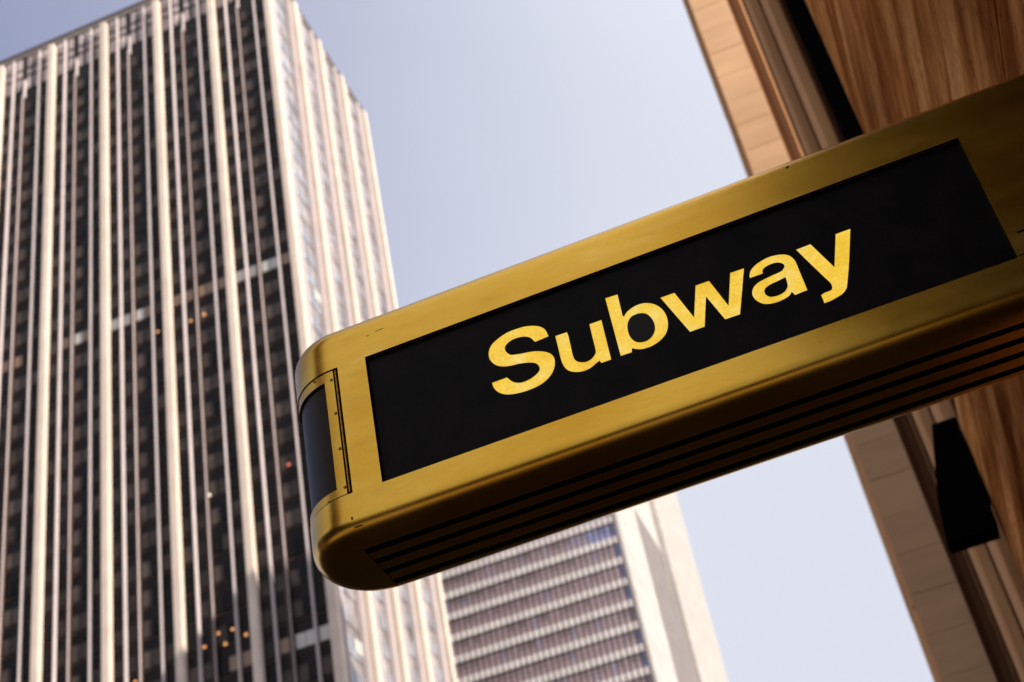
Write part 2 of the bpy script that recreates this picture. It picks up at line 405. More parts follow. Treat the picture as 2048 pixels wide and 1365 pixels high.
# side glazing
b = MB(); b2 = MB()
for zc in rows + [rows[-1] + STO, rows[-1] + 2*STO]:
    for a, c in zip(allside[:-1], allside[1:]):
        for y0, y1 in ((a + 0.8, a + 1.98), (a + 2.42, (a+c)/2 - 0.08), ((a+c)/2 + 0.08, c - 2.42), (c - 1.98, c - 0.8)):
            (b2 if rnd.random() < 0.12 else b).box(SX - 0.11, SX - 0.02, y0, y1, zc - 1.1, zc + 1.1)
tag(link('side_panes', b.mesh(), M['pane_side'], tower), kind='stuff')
tag(link('dull_side_panes', b2.mesh(), M['spandrel_side'], tower), kind='stuff')  # random few panes in the duller spandrel finish
for (ya, yb, zc) in ((side_y[0]-4.2, side_y[0]-1.9, 134.2), (side_y[0]-4.2, side_y[0]-1.9, 82.0), (side_y[1]-4.2, side_y[1]-2.2, 110.0)):
    bar('lit_blind', M['pane_pale'], tower, SX - 0.02, SX + 0.06, ya, yb, zc - 0.9, zc + 0.9)
# mechanical floor louvres under the parapet
lz = [(ROOF - 4.3, ROOF - 1.9), (ROOF - 6.1, ROOF - 4.8), (ROOF - 9.3, ROOF - 6.6)]
b = MB(); b.box(XL, SX - 0.15, VG + 0.12, VG + 0.29, ROOF - 9.4, ROOF - 1.5)
link('plant_floor_wall', b.mesh(), M['spandrel_dark'], tower)
for (bay, ci, x0, x1) in cells:
    for (za, zb) in lz:
        kk = ('lv', round(x1 - x0, 2), round(zb - za, 2))
        if kk not in pane_cache:
            me = box_mesh(x1 - x0 - 0.3, 0.12, zb - za, 0.03); me.materials.append(M['louvre']); pane_cache[kk] = me
        link('louvre_panel', pane_cache[kk], None, tower, ((x0+x1)/2, VG + 0.03, (za+zb)/2))
# little hanging rods that end the mullions
for k in range(6):
    mx = (front_c[k] + front_c[k+1])/2 - 0.62
    bar('mullion_head', M['tower_fin'], tower, mx + 0.22, mx + 0.42, VG - 0.5, VG, ROOF - 11.6, ROOF - 7.6)
# lamps seen in the windows
disc = bpy.data.meshes.new('lamp')
bm = bmesh.new(); bmesh.ops.create_cone(bm, cap_ends=True, segments=12, radius1=0.20, radius2=0.20, depth=0.05, matrix=Matrix.Rotation(math.pi/2, 4, 'X')); bm.to_mesh(disc); bm.free()
for (x, z, mk) in ((-73.2,84.5,'lamp_warm'),(-71.4,85.6,'lamp_warm'),(-70.6,84.0,'lamp_warm'),(-69.6,85.5,'lamp_warm'),(-68.0,84.3,'lamp_warm'),
                   (-61.0,104.5,'lamp_red'),(-71.6,104.2,'lamp_white'),(-70.9,132.2,'lamp_warm'),(-72.9,132.0,'lamp_warm'),
                   (-77.8,132.3,'lamp_warm'),(-82.0,83.1,'lamp_warm'),(-99.0,84.0,'lamp_warm')):
    me = disc.copy(); link('window_lamp', me, M[mk], tower, (x, VG - 0.04, z))

# ------------------------------------------------------------ pale building behind
VB = 205.0; GX = -0.1755 * VB
gb = empty('pale_tower_block', (-52, 225, 0), 'pale tower block with rows of narrow mauve windows and blank side wall', 'tower block')
PITCH = 0.965; GST = 0.0183 * VB; BC = 0.5747 * VB + 1.6
TOPG = 150.0
b = MB(); b.box(-72, GX - 0.6, VB + 0.45, VB + 18, 0, TOPG)
link('wall', b.mesh(), M['grey_joint'], gb)
gz = [BC - GST * i for i in range(-7, 13)]
ncol = 36
px1 = GX - 0.62
# spandrels: one pale panel per bay and floor; windows between them
M['front_panel'] = make_stone('front_cladding', (0.66, 0.60, 0.57), 0.6, (1,1,1), 0.3, 0.94, 1.05, (0.96, 1.03))
sp_me = box_mesh(PITCH - 0.30, 0.30, 1.22, 0.03); sp_me.materials.append(M['front_panel'])
wn = {}
for k in ('pane_mauve', 'pane_blue', 'pane_sky'):
    me = box_mesh(PITCH - 0.30, 0.10, 1.22); me.materials.append(M[k]); wn[k] = me
    me2 = box_mesh(PITCH - 0.30, 0.10, 1.16); me2.materials.append(M[k]); wn[k + '_low'] = me2
cs = 0; cw = 0; bs = MB(); bw = {k: MB() for k in ('pane_mauve', 'pane_blue', 'pane_sky')}
transom = MB()
order = sorted(((abs(z - 104), z, i) for z in gz for i in range(ncol)), key=lambda t: (t[0], t[2]))
for _, zc, i in order:
    x = px1 - PITCH * (i + 0.5)
    if x < -71: continue
    vis = (zc < 124 and i < 33)
    if vis and cs < 300: link('spandrel_panel', sp_me, None, gb, (x, VB + 0.15 + 0.12, zc)); cs += 1
    else: bs.box(x - PITCH/2 + 0.15, x + PITCH/2 - 0.15, VB + 0.12, VB + 0.42, zc - 0.61, zc + 0.61)
    zz = zc + GST/2
    r_ = rnd.random()
    mk = 'pane_sky' if (i == 0 and r_ < 0.5) or (zz > 118 and i < 5) else ('pane_blue' if r_ < 0.08 or (zz > 118 and i < 9) else 'pane_mauve')
    if vis and cw < 300:
        link('window_pane', wn[mk], None, gb, (x, VB + 0.36, zz + 0.61)); cw += 1
        bw[mk].box(x - PITCH/2 + 0.15, x + PITCH/2 - 0.15, VB + 0.31, VB + 0.41, zz - 1.2, zz - 0.04)
    else:
        bw[mk].box(x - PITCH/2 + 0.15, x + PITCH/2 - 0.15, VB + 0.31, VB + 0.41, zz + 0.02, zz + 1.22)
        bw[mk].box(x - PITCH/2 + 0.15, x + PITCH/2 - 0.15, VB + 0.31, VB + 0.41, zz - 1.2, zz - 0.04)
tag(link('far_spandrels', bs.mesh(), M['front_panel'], gb), kind='stuff')
for k, b in bw.items(): tag(link('lower_panes', b.mesh(), M[k], gb), kind='stuff')
# corner strip and the blank side wall in slabs with joints
link('corner_strip', box_mesh(0.6, 0.5, TOPG, 0.03), M['grey_panel'], gb, (GX - 0.3, VB + 0.25, TOPG/2))
side_me = box_mesh(0.5, 17.46/3 - 0.05, GST - 0.05, 0.02)
for i in range(3):
    for z in gz:
        link('side_slab', side_me, M['grey_panel'], gb, (GX - 0.25, VB + 0.53 + 17.46/3*(i + 0.5), z + 0.2))
b = MB(); b.box(GX - 0.6, GX - 0.5, VB + 0.5, VB + 18, 0, TOPG); link('side_backing', b.mesh(), M['grey_dark'], gb)
# recessed link and far wing
LX = -37.6
b = MB(); b.box(-70, LX, VB + 18.01, 252, 0, 176); link('rear_wall', b.mesh(), M['grey_panel'], gb)
b = MB(); b.box(LX + 0.005, LX + 0.12, VB + 18.05, 251.5, 0, 140.3); link('shadow_wedge_grey', b.mesh(), M['grey_dark'], gb)  # flat grey sheet in place of a shadow on the link wall
b = MB(); b.box(-70, LX + 1.0, 252.01, 288, 0, 180)
link('far_wing', b.mesh(), M['grey_panel'], gb)
for i in range(60):
    z = 60 + i * 2.0
    bar('wing_band', M['grey_panel'], gb, LX + 1.001, LX + 1.07, 252.3, 287.7, z, z + 1.75)

# ------------------------------------------------------------ tan limestone building beyond the near wall
VL = 30.0; TX0 = 0.0112 * VL; TX1 = 0.0440 * VL
tb = empty('limestone_building', (4, 40, 0), 'tan limestone block building rising beside the sky, behind the brass sign', 'building')
b = MB(); b.box(TX0 + 0.05, 12, VL + 0.4, VL + 21, 0, 75); link('core_wall', b.mesh(), M['tan_brown'], tb)
CH = 0.94; nrow = 70
corner_me = box_mesh(0.40, 0.5, CH - 0.012, 0.02); mid_me = box_mesh(0.575, 0.5, CH - 0.012, 0.012)
for i in range(nrow):
    z = 1.2 + CH * (i + 0.5)
    wd = TX1 - TX0
    if 'tb' not in pane_cache:
        a1 = box_mesh(wd, 0.5, CH - 0.005, 0.006); a1.materials.append(M['tan_block']); pane_cache['tb'] = a1
    link('stone_block', pane_cache['tb'], None, tb, (TX0 + wd/2, VL + 0.15 + rnd.uniform(-0.004, 0.004), z))
# street-side quoins (the thin brown edge against the sky)
q_me = box_mesh(0.10, 3.3, CH * 3 - 0.05, 0.02); q_me.materials.append(M['tan_brown'])
for i in range(24):
    for j in range(6):
        link('quoin_block', q_me, None, tb, (TX0 - 0.001 + (0.012 if (i+j) % 3 == 0 else 0.0), VL + 0.45 + 1.7 + 3.36 * j, 1.2 + CH * 3 * (i + 0.5)))
# moulded reveal running towards us from its right edge
bar('reveal_pier', M['pier_brown'], tb, TX1 + 0.01, TX1 + 0.34, VL + 0.18, VL + 0.7, 0, 75, 0.03)
bar('window_strip', M['black'], tb, TX1 + 0.35, 3.4, VL + 0.5, VL + 0.9, 0, 75)
bar('reveal_groove', M['dark_trim'], tb, TX1 + 0.12, TX1 + 0.15, VL + 0.172, VL + 0.2, 0, 75)

# ------------------------------------------------------------ near building of veined brown stone
nb = empty('stone_building', (6, 2, 0), 'brown veined stone building that the brass sign projects from', 'building')
b = MB(); b.box(1.10, 14, 3.27, 9.15, 0, 27); b.box(1.10, 14, 9.151, 11.75, 0, 8.9)
link('core_wall', b.mesh(), M['veined'], nb)
b = MB(); b.box(1.0, 6, -4.5, 3.265, 0, 48); b.box(-0.1, 6, -70, -12, 0, 60); link('unseen_dark_wall', b.mesh(), M['reflected_stone'], nb)  # unseen wall, its dark tone, projection and gap shaped for the brass reflections
b = MB(); b.box(2.0, 14, 9.16, 23, 0, 34); link('recessed_wall', b.mesh(), M['dark_trim'], nb)
SL = 1.96; SH = 0.94
bar('joint_backing', M['black'], nb, 1.085, 1.098, 3.28, 11.7, 0.3, 26.5)
slab_me = box_mesh(0.12, SL - 0.010, SH - 0.012, 0.004); slab_me.materials.append(M['veined'])
for i in range(-1, 22):
    for j in range(-3, 6):
        y = 9.15 - SL * (5 - j + 0.5) + (SL/2 if False else 0)
        if y < 3.4: continue
        z = 5.36 + SH * (i - 5 + 0.5)
        if z < 0.3: continue
        link('stone_slab', slab_me, None, nb, (1.06 + rnd.uniform(-0.002, 0.002), y, z))
jamb_me = box_mesh(0.12, 2.58, SH - 0.006, 0.004); jamb_me.materials.append(M['veined'])
for i in range(-1, 8):
    z = 5.36 + SH * (i - 5 + 0.5)
    link('stone_slab', jamb_me, None, nb, (1.06, 10.45, z + 0.0))
bar('plinth', M['dark_trim'], nb, 0.98, 1.10, -70, 11.7, 0, 0.2)
# pilasters and dark bronze window strips beyond the wall end
bar('pilaster', M['tan_brown'], nb, 0.960, 1.104, 12.5, 13.3, 0, 40, 0.02)
bar('pilaster_return', M['dark_trim'], nb, 1.106, 1.30, 12.35, 13.3, 0, 40, 0.02)
bar('pilaster', M['tan_brown'], nb, 1.045, 1.22, 17.0, 17.9, 0, 40, 0.03)
bar('window_frame', M['black'], nb, 1.222, 1.5, 17.3, 17.9, 0, 40)
bar('window_frame', M['black'], nb, 1.32, 2.0, 12.9, 13.2, 0, 40)
bar('bronze_strip', M['dark_trim'], nb, 1.18, 1.30, 20.5, 20.9, 0, 40, 0.02)

# black lantern box high on the wall under the sign
lf = empty('wall_lantern', (0.9, 11.6, 7.2), 'black tapered lantern box silhouetted on the brown wall, below the right end of the sign', 'wall lantern')
def lantern(parent, y, xt0, xt1, xb0, xb1, zt, zm, zb, xm):
    d = 0.22
    vs = [(xt0,y,zt),(xt1,y,zt),(xb1,y,zb),(xb0,y,zb),(xm,y,zm)]
    vs += [(x, yy + d, z) for x, yy, z in vs]
    fs = [(0,4,3,2,1),(5,6,7,8,9),(0,1,6,5),(1,2,7,6),(2,3,8,7),(3,4,9,8),(4,0,5,9)]
    me = bpy.data.meshes.new('lantern'); me.from_pydata(vs, [], fs)
    bm = bmesh.new(); bm.from_mesh(me); bmesh.ops.recalc_face_normals(bm, faces=bm.faces[:]); bmesh.ops.bevel(bm, geom=bm.edges[:], offset=0.006, segments=1, affect='EDGES'); bm.to_mesh(me); bm.free()
    link('housing', me, M['black'], parent)
lantern(lf, 11.5, 0.788, 0.998, 0.546, 0.968, 8.287, 7.557, 7.23, 0.592)
bar('wall_bracket', M['black'], lf, 0.80, 0.999, 11.55, 11.70, 7.5, 8.1)
bar('bottom_rim', M['black'], lf, 0.556, 0.960, 11.49, 11.71, 7.20, 7.226)

# buildings behind the camera, reflected in the brass; then unseen shade casters
rb = empty('brick_office_block', (-60, -45, 0), 'dark brick office block across the street behind the viewer', 'building')
b = MB(); b.box(-74, -48, -54, -38, 0, 150); link('wall', b.mesh(), M['brick_far'], rb)
for i in range(26):
    bar('window_band', M['pane_dark'], rb, -64, -56, -37.99, -37.9, 2 + i*3.6, 3.8 + i*3.6)

ob = empty('stone_row', (-30, -50, 0), 'row of dark stone buildings across the road, behind the viewer', 'building')
b = MB(); b.box(-40, -26, -140, 8, 0, 13); link('wall', b.mesh(), M['brick_far'], ob)
for i in range(3): bar('window_band', M['pane_dark'], ob, -25.99, -25.9, -138, 6, 3 + i*4, 5.2 + i*4)
lb = empty('low_shade_block', (25, 18, 0), 'unseen low block added to shade the lower limestone building', 'building')  # unseen, added to keep sun off the lower limestone blocks
b = MB(); b.box(15.5, 36, 12, 28, 0, 32.5); link('wall', b.mesh(), M['brick_far'], lb)
hb = empty('high_shade_block', (40, 80, 0), 'unseen high block added to shade the lower front of the dark tower', 'building')  # unseen, placed so its shadow falls on the dark tower's lower front
b = MB(); b.box(22, 62, 62, 109, 0, 156); link('wall', b.mesh(), M['brick_far'], hb)

# ------------------------------------------------------------ the brass subway sign
CUX, CVY, RR = -1.176, 3.166, 0.166
ZS = 1.6; ZB = 1.960 + ZS; ZT = 2.640 + ZS; FR = 0.062; XR = 1.0
PX0, PX1, PZ0, PZ1 = -1.081, 0.531, 2.088 + ZS, 2.487 + ZS
HX = -1.1617
sign = empty('subway_sign', (-0.2, 3.17, ZB), 'long brass sign box reading Subway in glowing yellow letters on a black panel', 'sign')
def per(s):
    """point and outward normal on the plan outline; s runs left along the front, round the nose, back along the rear"""
    if s <= 0: return Vector((CUX - s, CVY - RR)), Vector((0, -1))
    if s < math.pi * RR:
        a = s / RR; nn = Vector((-math.sin(a), -math.cos(a))); return Vector((CUX, CVY)) + nn * RR, nn
    return Vector((CUX + (s - math.pi * RR), CVY + RR)), Vector((0, 1))
def sx(x): return CUX - x          # s of a front-face x
S_END = math.pi * RR + (XR - CUX)
def body_mesh():
    ss = [sx(XR), sx(PX1)]
    x = PX1
    while x - 0.2 > PX0: x -= 0.2; ss.append(sx(x))
    ss += [sx(PX0), sx(HX), 0.0]
    NA = 40; SD = math.pi * RR * 0.93
    ss += [math.pi * RR * i / NA for i in range(1, NA + 1)]
    SDq = min(ss, key=lambda v: abs(v - SD))
    x = CUX
    while x + 0.3 < XR: x += 0.3; ss.append(math.pi * RR + x - CUX)
    ss.append(S_END); ss = sorted(set(round(v, 6) for v in ss))
    NF = 10
    prof = [(FR * (1 - math.cos(math.pi/2 * i/NF)), ZB + FR * (1 - math.sin(math.pi/2 * i/NF))) for i in range(NF, -1, -1)]
    prof += [(0, PZ0), (0, PZ0 + 0.13), (0, PZ1 - 0.13), (0, PZ1)]
    prof += [(FR * (1 - math.cos(math.pi/2 * i/NF)), ZT - FR * (1 - math.sin(math.pi/2 * i/NF))) for i in range(0, NF + 1)]
    V = []; F = []
    idx = {}
    for i, s in enumerate(ss):
        p, nn = per(s)
        for j, (ins, z) in enumerate(prof):
            q = p - nn * ins; idx[i, j] = len(V); V.append((q.x, q.y, z))
    hx = round(sx(HX), 6); p0 = round(sx(PX1), 6); p1 = round(sx(PX0), 6); dE = round(SDq, 6)
    hole = lambda s0, s1, z0, z1: (z0 >= PZ0 - 1e-6 and z1 <= PZ1 + 1e-6) and ((s0 >= p0 - 1e-6 and s1 <= p1 + 1e-6) or (s0 >= hx - 1e-6 and s1 <= dE + 1e-6))
    nJ = len(prof); nI = len(ss)
    removed = set()
    for i in range(nI - 1):
        for j in range(nJ - 1):
            if hole(ss[i], ss[i+1], prof[j][1], prof[j+1][1]): removed.add((i, j)); continue
            F.append((idx[i,j], idx[i,j+1], idx[i+1,j+1], idx[i+1,j]))
    # returns round the openings
    inner = {}
    def inn(i, j, dep):
        if (i, j) not in inner:
            p, nn = per(ss[i]); q = p - nn * dep; inner[i, j] = len(V); V.append((q.x, q.y, prof[j][1]))
        return inner[i, j]
    for (i, j) in removed:
        dep = 0.022
        for (a, c, nbk) in (((i,j),(i+1,j),(i,j-1)), ((i,j+1),(i+1,j+1),(i,j+1)), ((i,j),(i,j+1),(i-1,j)), ((i+1,j),(i+1,j+1),(i+1,j))):
            if nbk in removed: continue
            F.append((idx[a], idx[c], inn(*c, dep), inn(*a, dep)))
    # top cap
    F.append([idx[i, nJ-1] for i in range(nI)])
    # bottom: nose polygon, then strips with four slots
    slots = [(3.0785, 0.0245), (3.1375, 0.0245), (3.197, 0.0235), (3.256, 0.0235)]
    XS = -1.178
    yb0 = CVY - RR + FR; yb1 = CVY + RR - FR
    V0 = len(V)
    xs = [XS, XR]
    def vadd(x, y, z): V.append((x, y, z)); return len(V) - 1
    ys = [yb0]
    for c, wd in slots: ys += [c - wd/2, c + wd/2]
    ys.append(yb1)
    grid = [[vadd(x, y, ZB) for x in xs] for y in ys]
    for k in range(len(ys) - 1):
        if k % 2 == 0: F.append((grid[k][0], grid[k+1][0], grid[k+1][1], grid[k][1]))
        else:
            up = [[vadd(x, ys[k+d], ZB + 0.03) for x in xs] for d in (0, 1)]
            F.append((grid[k][0], grid[k][1], up[0][1], up[0][0])); F.append((grid[k+1][0], grid[k+1][1], up[1][1], up[1][0]))
            F.append((grid[k][0], grid[k+1][0], up[1][0], up[0][0]))
    nose = [idx[i, 0] for i in range(nI) if -1e-6 <= ss[i] <= math.pi * RR + 1e-6]
    F.append(nose + [g[0] for g in reversed(grid)])
    me = bpy.data.meshes.new('sign_body'); me.from_pydata(V, [], F)
    bm = bmesh.new(); bm.from_mesh(me); bmesh.ops.remove_doubles(bm, verts=bm.verts[:], dist=0.0004)
    bmesh.ops.recalc_face_normals(bm, faces=bm.faces[:]); bm.to_mesh(me); bm.free()
    for p in me.polygons: p.use_smooth = True
    me.set_sharp_from_angle(angle=math.radians(32))
    return me, SDq
bme, SD = body_mesh()
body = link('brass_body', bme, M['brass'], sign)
# black inside behind the vent slots
b = MB(); b.box(-1.19, XR, 3.06, 3.28, ZB + 0.028, ZB + 0.034); link('vent_backing', b.mesh(), M['slot'], sign)
b = MB()
for c in (3.0785, 3.1375, 3.197, 3.256):
    b.box(-1.1775, XR, c - 0.0115, c + 0.0115, ZB + 0.010, ZB + 0.026)
tag(link('vent_slot', b.mesh(), M['slot'], sign), kind=None)

# curved patches that follow the outline
def patch(s0, s1, z0, z1, off, th, n=None, mb=None):
    L = s1 - s0; n = n or max(1, int(L / 0.012))
    V, F = mb if mb else ([], [])
    b0 = len(V)
    for i in range(n + 1):
        s = s0 + L * i / n; p, nn = per(s)
        for (o, z) in ((off, z0), (off, z1), (off - th, z1), (off - th, z0)):
            q = p + nn * o; V.append((q.x, q.y, z))
    for i in range(n):
        a = b0 + 4*i; c = a + 4
        for k in range(4): F.append((a + k, a + (k+1) % 4, c + (k+1) % 4, c + k))
    F.append((b0, b0+3, b0+2, b0+1)); e = b0 + 4*n; F.append((e, e+1, e+2, e+3))
    return V, F
def finish(mb, name, mat, parent, ang=30):
    me = bpy.data.meshes.new(name); me.from_pydata(mb[0], [], mb[1])
    bm = bmesh.new(); bm.from_mesh(me); bmesh.ops.recalc_face_normals(bm, faces=bm.faces[:]); bm.to_mesh(me); bm.free()
    for p in me.polygons: p.use_smooth = True
    me.set_sharp_from_angle(angle=math.radians(ang))
    return link(name, me, mat, parent)
# rear liners so the openings read black
finish(patch(sx(HX) + 0.0005, SD - 0.0005, PZ0 + 0.0005, PZ1 - 0.0005, -0.018, 0.003), 'door_recess', M['slot'], body)
# hinged end door
door = finish(patch(sx(HX) + 0.0155, SD - 0.004, PZ0 + 0.004, PZ0 + 0.0275, -0.002, 0.004), 'end_door_rail', M['brass_door'], sign)
door.name = 'end_door'
mbp = patch(sx(HX) + 0.0155, SD - 0.004, PZ1 - 0.0325, PZ1 - 0.004, -0.002, 0.004)
finish(mbp, 'door_rail', M['brass_door'], door)
finish(patch(sx(HX) + 0.0155, RR * math.radians(10.0), PZ0 + 0.0275, PZ1 - 0.0325, -0.0021, 0.004), 'door_stile', M['brass_door'], door)
finish(patch(SD - 0.03, SD - 0.004, PZ0 + 0.0275, PZ1 - 0.0325, -0.0021, 0.004), 'door_stile', M['brass_door'], door)
finish(patch(RR * math.radians(9.0), SD - 0.02, PZ0 + 0.024, PZ1 - 0.029, -0.0085, 0.004), 'door_panel', M['door_plate'], door)
# piano hinge
def cyl(name, mat, parent, p, r, h, axis='Z', seg=12, bev=0):
    me = bpy.data.meshes.new(name); bm = bmesh.new()
    mt = Matrix.Identity(4) if axis == 'Z' else Matrix.Rotation(math.pi/2, 4, 'X')
    bmesh.ops.create_cone(bm, cap_ends=True, segments=seg, radius1=r, radius2=r, depth=h, matrix=mt)
    bm.to_mesh(me); bm.free()
    for f in me.polygons: f.use_smooth = True
    me.set_sharp_from_angle(angle=math.radians(40))
    return link(name, me, mat, parent, p)
hk = 15; hh = (PZ1 - PZ0 - 0.012) / hk
for i in range(hk):
    cyl('hinge_knuckle', M['brass_dark'], door, (HX - 0.0082, 3.0035, PZ0 + 0.006 + hh * (i + 0.5)), 0.0030, hh - 0.0015)
def screw(s, z, k=0):
    p, nn = per(s); q = p + nn * -0.0018
    me = bpy.data.meshes.new('screw'); bm = bmesh.new()
    bmesh.ops.create_uvsphere(bm, u_segments=14, v_segments=8, radius=0.0044)
    for v in bm.verts: v.co.z *= 0.55
    bmesh.ops.rotate(bm, verts=bm.verts[:], matrix=Matrix.Rotation(math.pi/2, 3, 'X'))
    bmesh.ops.rotate(bm, verts=bm.verts[:], matrix=Matrix.Rotation(math.atan2(nn.x, -nn.y), 3, 'Z'))
    bm.to_mesh(me); bm.free()
    for f in me.polygons: f.use_smooth = True
    o = link('screw', me, M['brass_dark'], door, (q.x, q.y, z))
    # slot cut of the screw head
    t = Vector((-nn.y, nn.x)); sm = box_mesh(0.0075, 0.0006, 0.0010); 
    so_ = link('screw_slot', sm, M['slot'], o, (q.x + nn.x * 0.00225, q.y + nn.y * 0.00225, z))
    so_.rotation_euler = (0, 0.6 + k, math.atan2(nn.x, -nn.y))
for k, (s, z) in enumerate(((RR*math.radians(2.6), 2.455+ZS), (RR*math.radians(2.4), 2.345+ZS), (RR*math.radians(2.2), 2.232+ZS), (RR*math.radians(2.0), 2.113+ZS),
             (RR*math.radians(20), 2.0935+ZS), (RR*math.radians(21.5), 2.478+ZS), (RR*math.radians(60), 2.478+ZS), (RR*math.radians(60), 2.0935+ZS),
             (RR*math.radians(100), 2.478+ZS), (RR*math.radians(100), 2.0935+ZS))):
    screw(s, z, k * 0.7)

